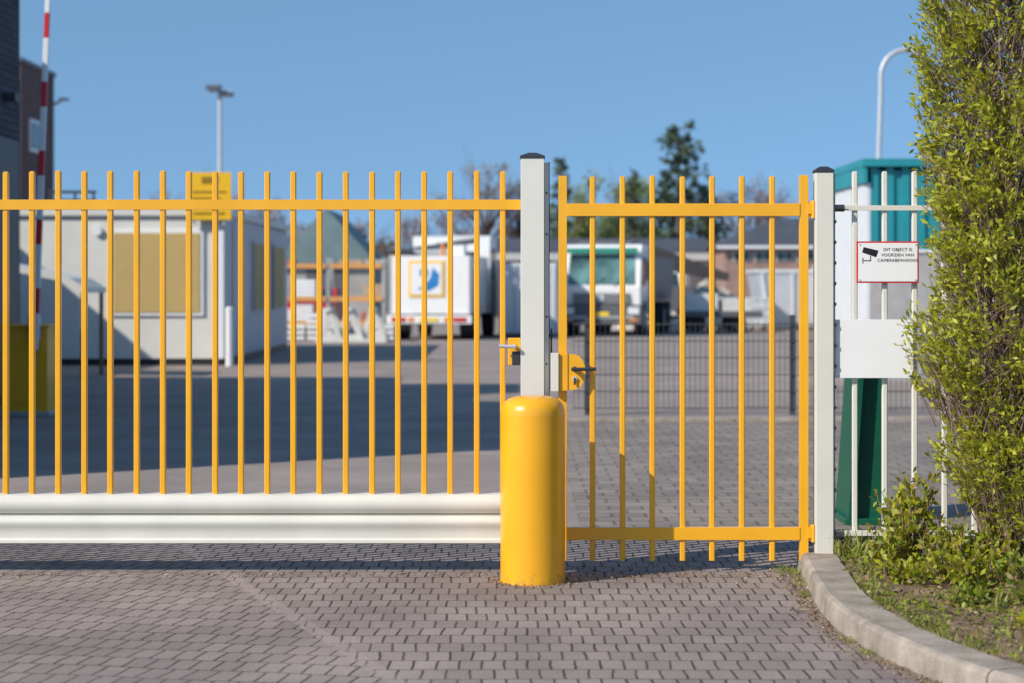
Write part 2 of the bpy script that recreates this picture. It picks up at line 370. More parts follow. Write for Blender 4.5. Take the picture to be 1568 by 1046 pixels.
# ------------------------------------------------------------------ pedestrian gate
p=B('pedestrian_gate',(0.9,10,0.0))
p.box(0.237,0.280,9.98,10.02,0.057,2.018,M_yel)
p.box(1.466,1.510,9.98,10.02,0.057,2.022,M_yel)
for z0,z1 in ((1.813,1.877),(0.163,0.227)):
    p.box(0.280,1.466,9.976,10.016,z0,z1,M_yel)
    p.box(1.510,1.528,9.985,10.015,z0-.004,z1+.01,M_yel)
    p.cyl((1.533,9.98,z0-.01),(1.533,9.98,z1+.015),0.009,0.009,M_yel)
    p.box(1.505,1.530,9.972,9.979,z0+.01,z1,M_yel)
for i in range(7): bar(p,0.412+0.1523*i,0.057,2.018+random.uniform(-.003,.003),10.0,M_yel,w=.028)
p.box(0.197,0.236,9.93,9.99,0.923,1.117,M_cream)
p.box(0.237,0.283,9.945,9.979,0.925,1.115,M_yel)
arc=[(0.283,0.928)]+[(0.315+0.058*math.sin(t),1.02-0.09*math.cos(t)) for t in [math.pi*i/12 for i in range(13)]]+[(0.283,1.112)]
p.prism(arc,'Y',9.950,9.962,M_yel)
p.cyl((0.318,9.951,1.035),(0.318,9.90,1.035),0.014,0.012,M_dark)
p.cyl((0.300,9.905,1.035),(0.425,9.905,1.037),0.009,0.009,M_dark)
p.cyl((0.318,9.951,0.985),(0.318,9.94,0.985),0.013,0.013,M_galv); p.box(0.313,0.323,9.936,9.941,0.955,0.99,M_dark)
p.build(0.0015)

b=B('bollard',(0.102,9.66,0))
pr=[(0.0,0.918),(0.05,0.917),(0.085,0.913),(0.115,0.903),(0.138,0.888),(0.152,0.868),(0.159,0.845),(0.160,0.82),(0.160,0.5),(0.160,0.03),(0.1615,0.0)]
b.lathe((0.102,9.66,0),pr,M_yelb,64)
b.build()

f=B('bar_fence',(3,10,0))
for i in range(18): bar(f,1.751+0.1535*i,0.08,2.043,10.02,M_cream,0.027)
f.box(1.69,4.6,9.995,10.0055,1.842,1.868,M_cream); f.box(1.69,4.6,9.995,10.0055,0.182,0.210,M_cream)
f.box(4.6,4.68,9.98,10.06,0.0,2.06,M_cream)
f.build(0.001)
e=empty('camera_warning_sign',(1.913,9.985,1.57))
s=B('sign_panel',(1.913,9.985,1.57))
s.box(1.755,2.072,9.981,9.986,1.472,1.684,M_red); s.box(1.763,2.064,9.978,9.9808,1.480,1.676,M_board)
def flat(b,poly,y,m): b.add([(x,y,z) for x,z in poly],[tuple(range(len(poly)))],m)
flat(s,[(1.790,1.655),(1.865,1.637),(1.853,1.604),(1.782,1.628)],9.9765,M_black)
flat(s,[(1.823,1.612),(1.827,1.610),(1.827,1.588),(1.823,1.588)],9.9765,M_black)
flat(s,[(1.790,1.588),(1.827,1.588),(1.827,1.584),(1.790,1.584)],9.9765,M_black)
flat(s,[(1.784,1.600),(1.788,1.600),(1.788,1.572),(1.784,1.572)],9.9765,M_black)
for x in (1.77,2.055):
    for z in (1.488,1.668): s.cyl((x,9.978,z),(x,9.975,z),0.004,0.004,M_galv,8)
s.build(0,parent=e)
for i,t in enumerate(['DIT OBJECT IS','VOORZIEN VAN','CAMERABEWAKING']):
    c=bpy.data.curves.new('sign_text','FONT'); c.body=t; c.size=0.0215; c.align_x='CENTER'; c.space_character=1.08
    c.materials.append(M_black); o=bpy.data.objects.new('sign_text_%d'%(i+1),c); bpy.context.collection.objects.link(o)
    o.parent=e; o.location=(0.050,-0.0088,0.0655-0.0275*i); o.rotation_euler=(math.radians(90),0,0)
s=B('blank_notice_board',(1.84,9.98,1.13)); s.box(1.638,2.043,9.978,9.986,0.988,1.286,M_board)
for x in (1.66,2.02):
    for z in (1.0,1.27): s.cyl((x,9.978,z),(x,9.975,z),0.005,0.005,M_galv,8)
s.build(0.001)

s=B('green_steel_skip',(2.2,12.2,0))
s.prism([(2.06,0.0),(2.30,0.0),(2.30,1.02),(2.13,1.02)],'Y',12.0,12.5,M_green)
s.prism([(2.045,0.0),(2.08,0.0),(2.15,1.05),(2.12,1.05)],'Y',11.93,11.998,M_green)
s.box(2.05,2.32,11.95,12.55,1.03,1.06,M_green); s.box(2.03,2.33,11.95,12.55,-0.004,0.04,M_green)
s.build(0.006)

s=B('wire_mesh_fence',(3,22.3,0))
M_mesh=mat('anthracite_wire',(0.06,0.065,0.07),0.5,0.1)
for i in range(5):
    x=0.86+i*2.33; s.box(x-.03,x+.03,22.26,22.32,0,1.12,M_mesh); s.box(x-.034,x+.034,22.255,22.325,1.12,1.135,M_dark)
x=0.70
while x<10.2:
    s.box(x-.003,x+.003,22.247,22.253,0.06,1.06,M_mesh); x+=0.06
for i in range(6):
    z=0.08+0.19*i
    s.box(0.70,10.2,22.238,22.246,z-.006,z+.006,M_mesh)
s.build()

# ------------------------------------------------------------------ buildings left
M_slate=brickmat('slate_cladding',(0.10,0.11,0.14),(0.07,0.08,0.11),(0.02,0.022,0.03),0.6,0.09,0.008,axis='WALL')
M_brown=brickmat('brown_brick',(0.20,0.14,0.135),(0.16,0.11,0.11),(0.10,0.08,0.08),0.22,0.07,0.01,axis='WALL')
M_trim=mat('roof_trim',(0.12,0.12,0.13),0.5)
s=B('slate_office_building',(-10,20,0))
s.box(-16,-6.28,13.2,20.6,0,5.02,M_slate); s.box(-16,-6.45,20.6,22.5,0,4.98,M_slate); s.box(-16,-6.28,22.5,25,0,5.2,M_slate)
s.box(-16,-7.03,25.0,28,0,4.4,M_slate)  # hidden rear block, added to extend the shadow across the yard
s.box(-16.05,-6.23,13.15,20.65,5.02,5.14,M_trim); s.box(-16.05,-6.23,22.45,25.05,5.2,5.3,M_trim)
s.box(-18,-12,28.0,36,0,4.55,M_slate)  # unseen wing, added to cast the diagonal shadow on the cabin front
s.box(-6.279,-6.25,14.5,20,0.9,2.2,M_glass); s.box(-6.279,-6.24,14.4,20.1,0.82,0.9,M_trim)
s.box(-6.279,-6.25,23.6,24.85,0.1,3.3,M_dark)
s.box(-6.28,-6.12,24.15,24.35,3.75,3.85,M_dark)
s.build(0.005)
s=B('brown_brick_building',(-18,61,0))
s.box(-26,-14.72,58.7,63,0,8.2,M_brown); s.box(-26.1,-14.66,58.6,63.05,8.2,8.34,M_trim)
s.box(-14.719,-14.66,59.7,60.9,5.6,6.6,M_white); s.box(-14.659,-14.64,59.8,60.8,5.7,6.5,M_glass)
s.cyl((-14.72,62.9,7.3),(-14.42,62.8,7.45),0.045,0.045,M_galv,8); s.box(-14.5,-14.2,62.7,62.9,7.42,7.52,M_galv)
s.build(0.01)

# ------------------------------------------------------------------ site cabin
s=B('portable_site_cabin',(-7,40,0))
s.box(-11.1,-5.36,36.5,43.5,0.12,2.78,M_cabin)
s.box(-5.36,-5.345,36.52,43.5,0.14,2.76,M_shadegrey); s.box(-9,-5.36,43.5,46.8,0.12,2.76,M_shadegrey)
s.box(-11.14,-5.30,36.42,43.6,2.78,2.92,M_cabin); s.box(-9.1,-5.30,43.6,46.9,2.78,2.92,M_cabin)
s.box(-11.0,-5.35,36.55,43.4,0.0,0.12,M_dark); s.box(-8.9,-5.37,43.4,46.7,0,.12,M_dark)
for x in (-5.50,-9.4): s.box(x,x+.14,36.47,36.499,0.12,2.78,M_white)
x0,x1,z0,z1=-7.42,-5.80,0.98,2.46
s.box(x0-.06,x1+.06,36.45,36.499,z0-.06,z1+.06,M_white); s.box(x0,x1,36.435,36.449,z0,z1,M_tan)
for y0,y1 in ((40.3,42.4),(43.7,45.6)):
    s.box(-5.344,-5.31,y0-.06,y1+.06,0.95,2.42,M_shadegrey); s.box(-5.309,-5.29,y0,y1,1.0,2.36,M_tan)
s.box(-5.344,-5.30,37.5,37.6,0.12,2.7,M_galv); s.box(-5.344,-5.30,38.7,38.8,0.12,2.7,M_galv)
s.cyl((-7.72,36.49,2.50),(-7.72,36.42,2.50),0.09,0.09,M_white,14)
for x in (-8.7,-8.25,-7.9): s.cyl((x,37,2.92),(x,37,3.25),0.025,0.025,M_dark,8)
s.cyl((-8.75,37,3.25),(-7.85,37,3.25),0.03,0.03,M_dark,8); s.cyl((-8.75,37,3.1),(-7.85,37,3.1),0.02,0.02,M_dark,8)
s.build(0.01)
s=B('drain_pipe_post',(-5.2,36,0)); s.cyl((-5.19,36,0),(-5.19,36,1.05),0.07,0.07,M_white,16); s.cyl((-5.19,36,1.05),(-5.19,36,1.09),0.08,0.05,M_white,16); s.build()
M_ysign=mat('yellow_sign',(0.88,0.50,0.01),0.5,0.04)
M_sdark=mat('sign_brown_print',(0.30,0.18,0.01),0.5,0.04)
s=B('yellow_notice_sign',(-5.6,36.2,2.6))
s.box(-6.02,-5.20,36.30,36.34,2.70,3.58,M_ysign)
s.box(-5.75,-5.45,36.285,36.299,3.38,3.50,M_sdark)
for i,z in enumerate((3.20,3.08)): s.box(-5.92,-5.30-0.1*i,36.29,36.299,z,z+.035,M_sdark)
s.box(-5.90,-5.32,36.29,36.299,2.80,2.84,M_sdark)
for x in (-5.9,-5.35): s.box(x-.02,x+.02,36.341,36.42,2.60,3.5,M_galv)
s.build(0.004)

M_post=mat('brown_post',(0.20,0.13,0.08),0.7)
s=B('lean_to_shelter',(-7.4,31.5,0))
s.prism([(-9.6,2.05),(-7.0,1.52),(-6.75,1.36),(-6.75,1.44),(-7.0,1.60),(-9.6,2.13)],'Y',31.0,32.6,M_cabin)
for y in (31.1,32.5):
    s.box(-6.84,-6.78,y-.03,y+.03,0,1.38,M_post); s.box(-9.5,-9.42,y-.04,y+.04,0,2.03,M_post)
s.build(0.005)

# barrier
s=B('boom_barrier',(-5.5,22.3,0))
s.box(-5.76,-5.24,22.1,22.55,0.05,1.0,M_yel); s.box(-5.79,-5.21,22.07,22.58,1.0,1.03,M_yel); s.box(-5.80,-5.20,22.05,22.6,0,0.05,M_greypl)
s.box(-5.70,-5.30,22.085,22.10,0.15,0.9,M_yel)
s.box(-5.43,-5.30,21.98,22.07,0.86,1.12,M_greypl); s.cyl((-5.36,22.07,0.98),(-5.36,21.95,0.98),0.06,0.06,M_dark,16)
def bp_(z): return Vector((-5.335+0.0385*(z-1.0),21.93,z))
zz=0.75
cuts=[]
for c_ in (1.30,2.07,2.84,3.61,4.38,5.15):
    cuts.append((zz,c_-.14,M_white)); cuts.append((c_-.14,c_+.14,M_red)); zz=c_+.14
cuts.append((zz,6.0,M_white))
for a_,b_,m_ in cuts: s.beam(bp_(a_),bp_(b_),0.045,0.085-.007*a_,m_,up=(1,0,0))
s.build(0.004)

def lamp_floods(name,x,y,h):
    s=B(name,(x,y,0)); s.cyl((x,y,0),(x,y,h),0.10,0.055,M_galv,12)
    s.cyl((x-.35,y,h-.05),(x+.35,y,h-.05),0.03,0.03,M_galv,8)
    for dx,r in ((-.17,1),(.2,-1)):
        c=Vector((x+dx,y-.1,h+.02))
        v=[(c.x-.22,c.y-.3,c.z+.02),(c.x+.22,c.y-.3,c.z+.02),(c.x+.22,c.y+.2,c.z+.14),(c.x-.22,c.y+.2,c.z+.14),(c.x-.2,c.y-.28,c.z-.06),(c.x+.2,c.y-.28,c.z-.06),(c.x+.2,c.y+.2,c.z-.02),(c.x-.2,c.y+.2,c.z-.02)]
        if r<0: v=[(q[0],q[1],q[2]-.22) for q in v]
        s.add(v,[(0,1,2,3),(7,6,5,4),(0,4,5,1),(1,5,6,2),(2,6,7,3),(3,7,4,0)],M_trim)
    s.build()
lamp_floods('floodlight_mast',-8.94,60,7.5)
x,y,h=8.45,45,6.9
s=B('street_lamp',(x,y,0)); s.cyl((x-.15,y,0),(x-.13,y,1.2),0.09,0.085,M_galv,12)
pts=[(x-.13,y,1.2),(x+.02,y,h-.9)]
for i in range(9):
    t=math.pi/2*i/8; pts.append((x+.02+(0.55-0.55*math.cos(t)),y,h-.6+.6*math.sin(t)))
pts.append((x+.65,y,h+.03)); s.tube(pts,0.055,M_galv,10)
s.lathe((x+.88,y,h-.06),[(0.0,-0.05),(0.16,-0.03),(0.2,0.03),(0.12,0.12),(0.0,0.15)],M_galv,16)
s.box(x+.55,x+.95,y-.1,y+.1,h-.04,h+.08,M_galv); s.build()

# ------------------------------------------------------------------ teal hall
s=B('teal_industrial_hall',(7,32,0))
M_ww=mat('white_corrugated',(0.68,0.71,0.74),0.45,0.06)
M_conc=mat('concrete_panel',(0.40,0.39,0.38),0.8,0.15)
s.box(5.5,14,30.1,33.4,0,3.25,M_teal)
x=5.5
while x<14: s.box(x,x+.12,30.06,30.099,2.0,3.3,M_teal); x+=0.24
s.box(5.48,14,30.03,30.10,0,2.0,M_conc)
s.box(5.46,14,30.0,30.03,1.98,2.03,M_white)
y=30.15
s.box(5.44,5.499,30.05,33.4,0,3.05,M_ww)
while y<33.4: s.box(5.41,5.439,y,y+.1,0,3.05,M_ww); y+=0.2
s.box(5.36,14.1,29.95,33.5,3.30,3.42,M_teal); s.box(5.37,5.439,29.98,33.45,3.05,3.299,M_teal)
s.build(0.004)

# ------------------------------------------------------------------ trucks
def wheel(s,x,y,r,w):
    s.cyl((x-w/2,y,r),(x+w/2,y,r),r,r,M_rubber,28,smooth=False)
    for sg in (-1,1): s.cyl((x+sg*w/2,y,r),(x+sg*(w/2+.01),y,r),r*.58,r*.5,M_greypl,20)
M_twhite=mat('truck_white_paint',(0.82,0.82,0.81),0.3,0.04,coat=0.2)
M_visor=mat('green_visor',(0.03,0.25,0.18),0.3,0.1)
M_grille=mat('grille_grey',(0.10,0.105,0.12),0.5)
M_plate=mat('licence_plate',(0.8,0.55,0.03),0.5)
M_amber=mat('amber_lens',(0.8,0.25,0.01),0.3); M_tail=mat('tail_lens',(0.5,0.02,0.01),0.3)
M_hl=mat('headlight',(0.7,0.72,0.75),0.1); M_wind=mat('windscreen_glass',(0.10,0.20,0.20),0.05,0.8,1.2)  # windscreen: mottled blue-green colour imitates a greenish reflection
s=B('tipper_truck',(2.65,58,0),math.radians(-12))
s.prism([(0,0.95),(-.05,1.45),(0.25,2.55),(0.45,2.72),(1.9,2.72),(1.9,0.75),(0,0.75)],'X',-1.15,1.15,M_twhite)
s.add([(-1.02,-.042,1.52),(1.02,-.042,1.52),(0.98,.205,2.42),(-0.98,.205,2.42)],[(0,1,2,3)],M_wind)
s.box(-1.08,1.08,-.03,.1,2.46,2.62,M_visor)
s.box(-.85,.85,-.08,-.02,0.95,1.28,M_grille)
for i in range(4): s.box(-.85,.85,-.11,-.081,0.99+i*.075,1.02+i*.075,M_greypl)
s.cyl((0,-.11,1.14),(0,-.14,1.14),0.11,0.11,M_galv,16)
s.box(-1.2,1.2,-.14,.35,0.38,0.94,M_grille); s.box(-1.0,1.0,-.17,-.141,0.52,0.60,M_greypl)
for sg in (-1,1):
    s.box(sg*.98-.17,sg*.98+.17,-.165,-.141,0.66,0.86,M_hl); s.box(sg*.98-.12,sg*.98+.12,-.165,-.141,0.45,0.52,M_amber)
    s.box(sg*1.36-.09,sg*1.36+.09,.05,.2,1.65,2.25,M_dark); s.beam((sg*1.15,.3,2.3),(sg*1.36,.12,2.2),.03,.03,M_dark); s.beam((sg*1.15,.3,1.6),(sg*1.36,.12,1.7),.03,.03,M_dark)
    s.add([(sg*1.153,.35,1.5),(sg*1.153,1.3,1.5),(sg*1.153,1.3,2.35),(sg*1.153,.5,2.35)],[(0,1,2,3)],M_glass)
    wheel(s,sg*1.02,1.0,.5,.3); wheel(s,sg*.98,5.2,.5,.42); wheel(s,sg*.98,6.4,.5,.42)
    s.box(sg*1.0-.2,sg*1.0+.2,.4,1.7,1.0,1.04,M_grille)
s.box(-.26,.26,-.19,-.171,0.60,0.72,M_plate)
s.beam((-.35,-.1,1.5),(.1,-.03,1.75),.03,.02,M_dark); s.beam((.35,-.1,1.5),(.8,-.03,1.75),.03,.02,M_dark)
s.box(-.45,.45,1.9,7.6,0.6,0.95,M_dark)
s.prism([(-1.1,1.05),(1.1,1.05),(1.2,2.4),(-1.2,2.4)],'Y',2.3,7.6,M_trim); s.prism([(1.05,1.9),(2.3,2.4),(2.3,1.05)],'X',-.9,.9,M_trim)
s.box(-.8,.8,.6,1.6,2.721,2.85,M_grille)
s.build(0.02,local=True)
M_blue=mat('logo_blue',(0.02,0.2,0.5),0.5)
s=B('utility_truck',(-2.27,54,0),math.radians(-7))
s.box(-1.15,1.15,0,3.6,0.72,2.32,M_twhite)
for x in (-1.15,1.09): s.box(x,x+.06,-.02,-.001,0.74,2.3,M_greypl)
s.box(-.58,.42,-.03,-.001,1.18,2.18,M_ysign); s.box(-.51,.35,-.045,-.031,1.25,2.11,M_white)
poly=[(-.35,1.40),(0.0,1.35),(.25,1.5),(.28,1.8),(.1,2.0),(0.02,1.7),(-.15,1.5)]
s.add([(x,-.05,z) for x,z in poly],[tuple(range(len(poly)))],M_blue)
s.cyl((-.15,-.031,1.85),(-.15,-.052,1.85),.13,.13,M_blue,16)
s.box(-1.18,1.18,-.12,.1,0.45,0.68,M_white)
for sg in (-1,1):
    s.box(sg*.85-.2,sg*.85+.2,-.14,-.121,0.50,0.62,M_tail); s.box(sg*.5-.08,sg*.5+.08,-.14,-.121,0.50,0.62,M_amber)
    wheel(s,sg*.95,1.0,.48,.4); wheel(s,sg*.95,5.0,.48,.3)
s.box(-.26,.26,-.14,-.121,0.50,0.61,M_plate)
for i in range(6): s.box(1.151,1.17,.1+i*.58,.5+i*.58,0.82,0.92,M_amber if i%2 else M_white)
s.box(-.45,.45,-.05,6.0,0.42,0.72,M_dark)
s.prism([(3.9,0.7),(3.9,2.9),(4.2,2.98),(5.3,2.9),(5.75,1.7),(5.8,0.6)],'X',-1.15,1.15,M_twhite)
for sg in (-1,1): s.add([(sg*1.153,4.2,1.7),(sg*1.153,5.45,1.7),(sg*1.153,5.15,2.6),(sg*1.153,4.2,2.6)],[(0,1,2,3)],M_glass)
s.add([(-.8,3.895,1.9),(.8,3.895,1.9),(.8,3.895,2.5),(-.8,3.895,2.5)],[(0,1,2,3)],M_glass)
s.box(-.2,.35,2.4,2.9,2.33,2.75,M_greypl); s.beam((0.05,2.6,2.7),(1.0,2.4,2.85),.16,.18,M_greypl); s.beam((-.9,1.6,2.5),(1.0,2.3,2.78),.12,.14,M_grille)
s.cyl((-.7,.8,2.42),(.5,.8,2.42),.1,.1,M_greypl,10); s.box(-.95,-.6,.4,1.2,2.33,2.5,M_dark); s.box(.5,.9,.4,.9,2.33,2.62,M_white)
s.cyl((.3,.4,2.33),(.3,.4,2.66),.05,.05,M_amber,8)
s.build(0.015,local=True)
s=B('storage_container',(0,57,0))
s.box(-.35,1.3,57,63,0.1,2.15,M_ww)
x=-.33
while x<1.28: s.box(x,x+.07,56.96,56.999,0.15,2.1,M_ww); x+=0.15
for x in (-.37,1.26): s.box(x,x+.08,56.94,57.02,0,2.2,M_greypl)
for x in (.1,.8): s.cyl((x,56.93,.15),(x,56.93,2.1),.025,.025,M_galv,6)
s.build(0.01)

# ------------------------------------------------------------------ yard storage
M_orange=mat('orange_rack',(0.66,0.32,0.10),0.5,0.1); M_rust=mat('rust_red_goods',(0.42,0.15,0.10),0.8,0.3,3); M_wood=mat('pallet_wood',(0.44,0.31,0.20),0.8,0.3,4)
s=B('pallet_rack',(-5,57,0))
for x in (-6.9,-5.3,-3.7):
    for y in (56.5,57.6): s.box(x-.05,x+.05,y-.05,y+.05,0,2.3,M_greypl)
    s.beam((x,56.5,.4),(x,57.6,1.3),.04,.04,M_greypl); s.beam((x,57.6,1.3),(x,56.5,2.2),.04,.04,M_greypl)
for z in (0.35,1.05,2.0):
    for y in (56.44,57.6):
        s.box(-6.85,-5.35,y-.04,y+.0,z,z+.13,M_orange); s.box(-5.25,-3.75,y-.04,y+.0,z,z+.13,M_orange)
for z in (.35,1.05,2.0):
    x=-6.8
    while x<-4.0:
        wd=random.uniform(.35,.7)
        if random.random()<.85 and not (-5.35-wd<x<-5.25):
            n=random.randint(2,4) if z<1.5 else 1
            mm=random.choice([M_rust,M_wood,M_white,M_rust,M_conc])
            for i in range(n): s.box(x,x+wd,56.5,57.5,z+.135+i*.125,z+.135+i*.125+.11,mm)
        x+=wd+.06
s.build(0.006)
s=B('concrete_a_frame',(-4.4,52,0))
M_cw=mat('pale_concrete',(0.64,0.63,0.59),0.85,0.12,3,bump=.2)
for i,x in enumerate((-5.1,-4.55,-3.95)):
    for sg in (0,1):
        y=51.4+sg*.9+i*.1
        s.beam((x,y,0),(x+.26,y,0.82),.09,.15,M_cw); s.beam((x+.62,y,0),(x+.30,y,0.82),.09,.15,M_cw); s.beam((x,y,.12),(x+.62,y,.12),.07,.14,M_cw)
    s.beam((x+.28,51.3+i*.1,.86),(x+.28,52.5+i*.1,.86),.14,.1,M_cw)
s.box(-5.1,-3.3,51.35,51.45,.0,.10,M_cw)
s.build(0.01)
s=B('white_pallet_stack',(-5.7,54,0))
for j,x in enumerate((-6.35,-5.6,-3.9)):
    for i in range(3+j%2*2):
        z=i*.15
        for q in range(3): s.box(x+q*.3,x+q*.3+.08,53.6,54.6,z,z+.09,M_cw)
        for q in range(5): s.box(x,x+.68,53.6+q*.22,53.72+q*.22,z+.092,z+.118,M_cw)
        for q in range(1): s.box(x,x+.68,53.55,53.59,z+.02,z+.11,M_white)
s.build(0.004)
s=B('red_hatchback',(-6.3,60,0))
M_car=mat('car_red',(0.60,0.02,0.03),0.25,0.05,coat=.4)
s.prism([(60,.35),(60,.85),(60.9,.95),(61.5,1.42),(63.0,1.45),(63.7,.95),(63.9,.85),(63.9,.35)],'X',-7.1,-5.5,M_car)
s.add([(-6.95,60.93,1.0),(-5.65,60.93,1.0),(-5.75,61.45,1.40),(-6.85,61.45,1.40)],[(0,1,2,3)],M_glass)
s.prism([(61.1,.98),(61.55,1.36),(62.9,1.38),(63.4,.98)],'X',-7.11,-5.49,M_glass)
for x in (-6.98,-5.62):
    for y in (60.75,63.1): wheel(s,x,y,.31,.2)
for x in (-6.9,-5.7): s.box(x-.15,x+.15,59.97,59.999,.65,.8,M_hl)
s.box(-6.6,-6.0,59.97,59.999,.45,.6,M_dark); s.build(0.03)
s=B('intermediate_bulk_container',(8.6,66,0))
M_ibc=mat('ibc_plastic',(0.66,0.68,0.68),0.4,0.1)
def ibc(s,x,y,z):
    s.box(x+.04,x+1.0,y+.04,y+1.0,z+.16,z+1.1,M_ibc)
    for i in range(5): s.box(x+.25*i,x+.25*i+.015,y,y+.015,z+.12,z+1.12,M_galv)
    for i in range(4): s.box(x,x+1.03,y-.02,y-.001,z+.2+i*.28,z+.215+i*.28,M_galv)
    for i in range(3): s.box(x+.42*i,x+.42*i+.18,y,y+1.0,z,z+.12,M_wood)
for k_ in range(2): ibc(s,6.6+1.15*k_,66,0)
s.build(0.01)
s=B('grey_skip_container',(9.6,67,0))
s.prism([(8.7,.1),(10.5,.1),(10.9,1.95),(8.4,1.95)],'Y',67,70,M_shadegrey); s.box(8.34,10.96,66.95,70.05,1.95,2.06,M_ibc)
for x in (8.8,9.6,10.4): s.beam((x,66.96,.15),(x+(x-9.62)*.3,66.96,1.95),.06,.08,M_ibc)
for x in (8.9,10.2): s.box(x,x+.12,67,70,0,.1,M_dark)
s.build(0.01)
s=B('flatbed_trailer',(6,63,0))
s.box(5.4,8.0,62.5,64.6,.55,.68,M_greypl); s.box(5.4,8.0,62.46,62.499,.5,.7,M_trim)
for x in (5.9,7.2):
    for y in (62.75,64.4): s.cyl((x,y-.1,.3),(x,y+.1,.3),.3,.3,M_rubber,18,smooth=False)
s.box(5.5,6.6,62.7,64.2,.68,1.25,M_ibc); s.box(6.75,7.7,62.7,64.2,.68,1.05,M_cw); s.beam((5.4,63.5,.5),(4.4,63.5,.4),.08,.1,M_dark)
s.build(0.02)
M_canv=mat('dark_canvas',(0.05,0.045,0.045),0.8,0.3,2)
s=B('conveyor_screen',(6,72,0))
s.prism([(4.7,2.95),(5.2,2.95),(7.9,1.95),(7.9,1.70),(6.6,1.9),(4.7,2.3)],'Y',71.3,72.7,M_canv)
for x,z in ((5.2,2.5),(7.4,1.9)):
    s.beam((x-.4,71.5,0),(x,71.5,z),.12,.12,M_dark); s.beam((x+.4,72.5,0),(x,72.5,z),.12,.12,M_dark)
s.box(4.6,6.6,71.2,72.8,.4,1.5,M_trim)
for x in (4.9,6.3): s.cyl((x,71.1,.4),(x,71.3,.4),.4,.4,M_rubber,18)
s.build(0.02)
def heap(name,cx,cy,rx,ry,h,m):
    n=40;V=[];F=[]
    for i in range(n):
        for j in range(n):
            u=(i/(n-1)-.5)*2; v=(j/(n-1)-.5)*2; r=math.sqrt(u*u+v*v)
            z=max(0,1-r)**0.9*h; z+= (0.18*h*noise.noise(Vector((u*4+cx,v*4,1)))+0.12*h*noise.noise(Vector((u*12,v*12+cx,1))))*(1 if r<.95 else 0)
            V.append((cx+u*rx,cy+v*ry,max(-0.02,z)))
    for i in range(n-1):
        for j in range(n-1): F.append((i*n+j,(i+1)*n+j,(i+1)*n+j+1,i*n+j+1))
    me=bpy.data.meshes.new(name); me.from_pydata(V,[],F); me.materials.append(m); o=bpy.data.objects.new(name,me); bpy.context.collection.objects.link(o)
M_grav=mat('gravel',(0.50,0.45,0.39),0.95,0.4,6,bump=1,bscale=12)
heap('gravel_heap',7.3,74,2.6,2,1.7,M_grav); heap('gravel_heap',12.3,74,2.4,2,1.5,M_grav); heap('gravel_heap',5.0,68,1.6,1.6,.9,M_grav)
def van(cx,y0,rz):
    s=B('white_delivery_van',(cx,y0,0),math.radians(rz))
    s.prism([(0,.4),(-.1,.9),(.2,1.2),(1,1.5),(1.5,2.2),(5,2.25),(5,.4)],'X',-.95,.95,M_twhite)
    s.add([(-.75,.95,1.52),(.75,.95,1.52),(.65,1.44,2.1),(-.65,1.44,2.1)],[(0,1,2,3)],M_glass)
    s.prism([(1.2,1.4),(1.55,2.0),(2.3,2.0),(2.3,1.4)],'X',-.96,.96,M_glass)
    for x in (-.8,.8):
        for y in (.8,4.2): wheel(s,x,y,.35,.22)
    for x in (-.7,.7): s.box(x-.15,x+.15,-.07,.02,.85,1.1,M_hl)
    s.box(-.95,.95,-.14,-.07,.4,.7,M_dark); s.box(-.35,.35,-.13,-.07,.85,1.05,M_dark); s.build(.03,local=True)
van(11.2,64,-4); van(5.6,75,-8); van(13.6,70,-6)

# ------------------------------------------------------------------ far buildings
M_rbrick=brickmat('red_brick',(0.44,0.27,0.215),(0.38,0.225,0.18),(0.36,0.3,0.26),0.5,0.12,0.02,axis='WALL')
M_roof=mat('dark_roof_tiles',(0.075,0.08,0.10),0.7,0.2,2)
s=B('brick_office_building',(12,93,0))
s.box(9.8,18,90,98,0,3.35,M_rbrick)
v=[(9.4,89.6,3.36),(18.4,89.6,3.36),(18.4,98.4,3.36),(9.4,98.4,3.36),(12.6,94,4.75),(15.6,94,4.75)]
s.add(v,[(0,1,5,4),(1,2,5),(2,3,4,5),(3,0,4),(3,2,1,0)],M_roof)
s.box(9.35,18.45,89.55,89.75,3.22,3.355,M_white)
for i in range(8):
    x=10.15+i*.98; s.box(x,x+.8,89.93,89.999,2.65,3.10,M_white); s.box(x+.04,x+.38,89.9,89.93,2.69,3.06,M_glass); s.box(x+.42,x+.76,89.9,89.93,2.69,3.06,M_glass)
s.build(.01)
s=B('long_storage_shed',(3,97,0))
s.box(-3.5,9.6,95,101,0,2.7,mat('shed_wall',(0.17,0.155,0.14),.8,.3,.5)); s.box(-3.6,9.7,94.9,101,2.75,3.2,mat('shed_fascia',(0.54,0.54,0.52),.6,.15,.5))
s.prism([(94.8,3.21),(98,3.9),(101.1,3.21)],'X',-3.7,9.75,M_roof)
for i in range(6): s.box(-3+i*2.1,-1.3+i*2.1,94.93,94.999,0.1,2.4,M_trim)
s.build(.01)
s=B('grey_barn',(-7.5,84,0))
M_broof=mat('barn_roof',(0.15,0.22,0.23),.6,.15,1)
s.box(-9.6,-5.9,82,90,0,2.5,mat('barn_wall',(0.36,0.35,0.33),.8,.2,1))
s.prism([(-9.9,2.45),(-7.75,4.75),(-5.6,2.45)],'Y',81.6,90.3,M_broof)
s.box(-8.6,-6.9,81.96,81.999,0,2.2,M_trim)
s.build(.01)

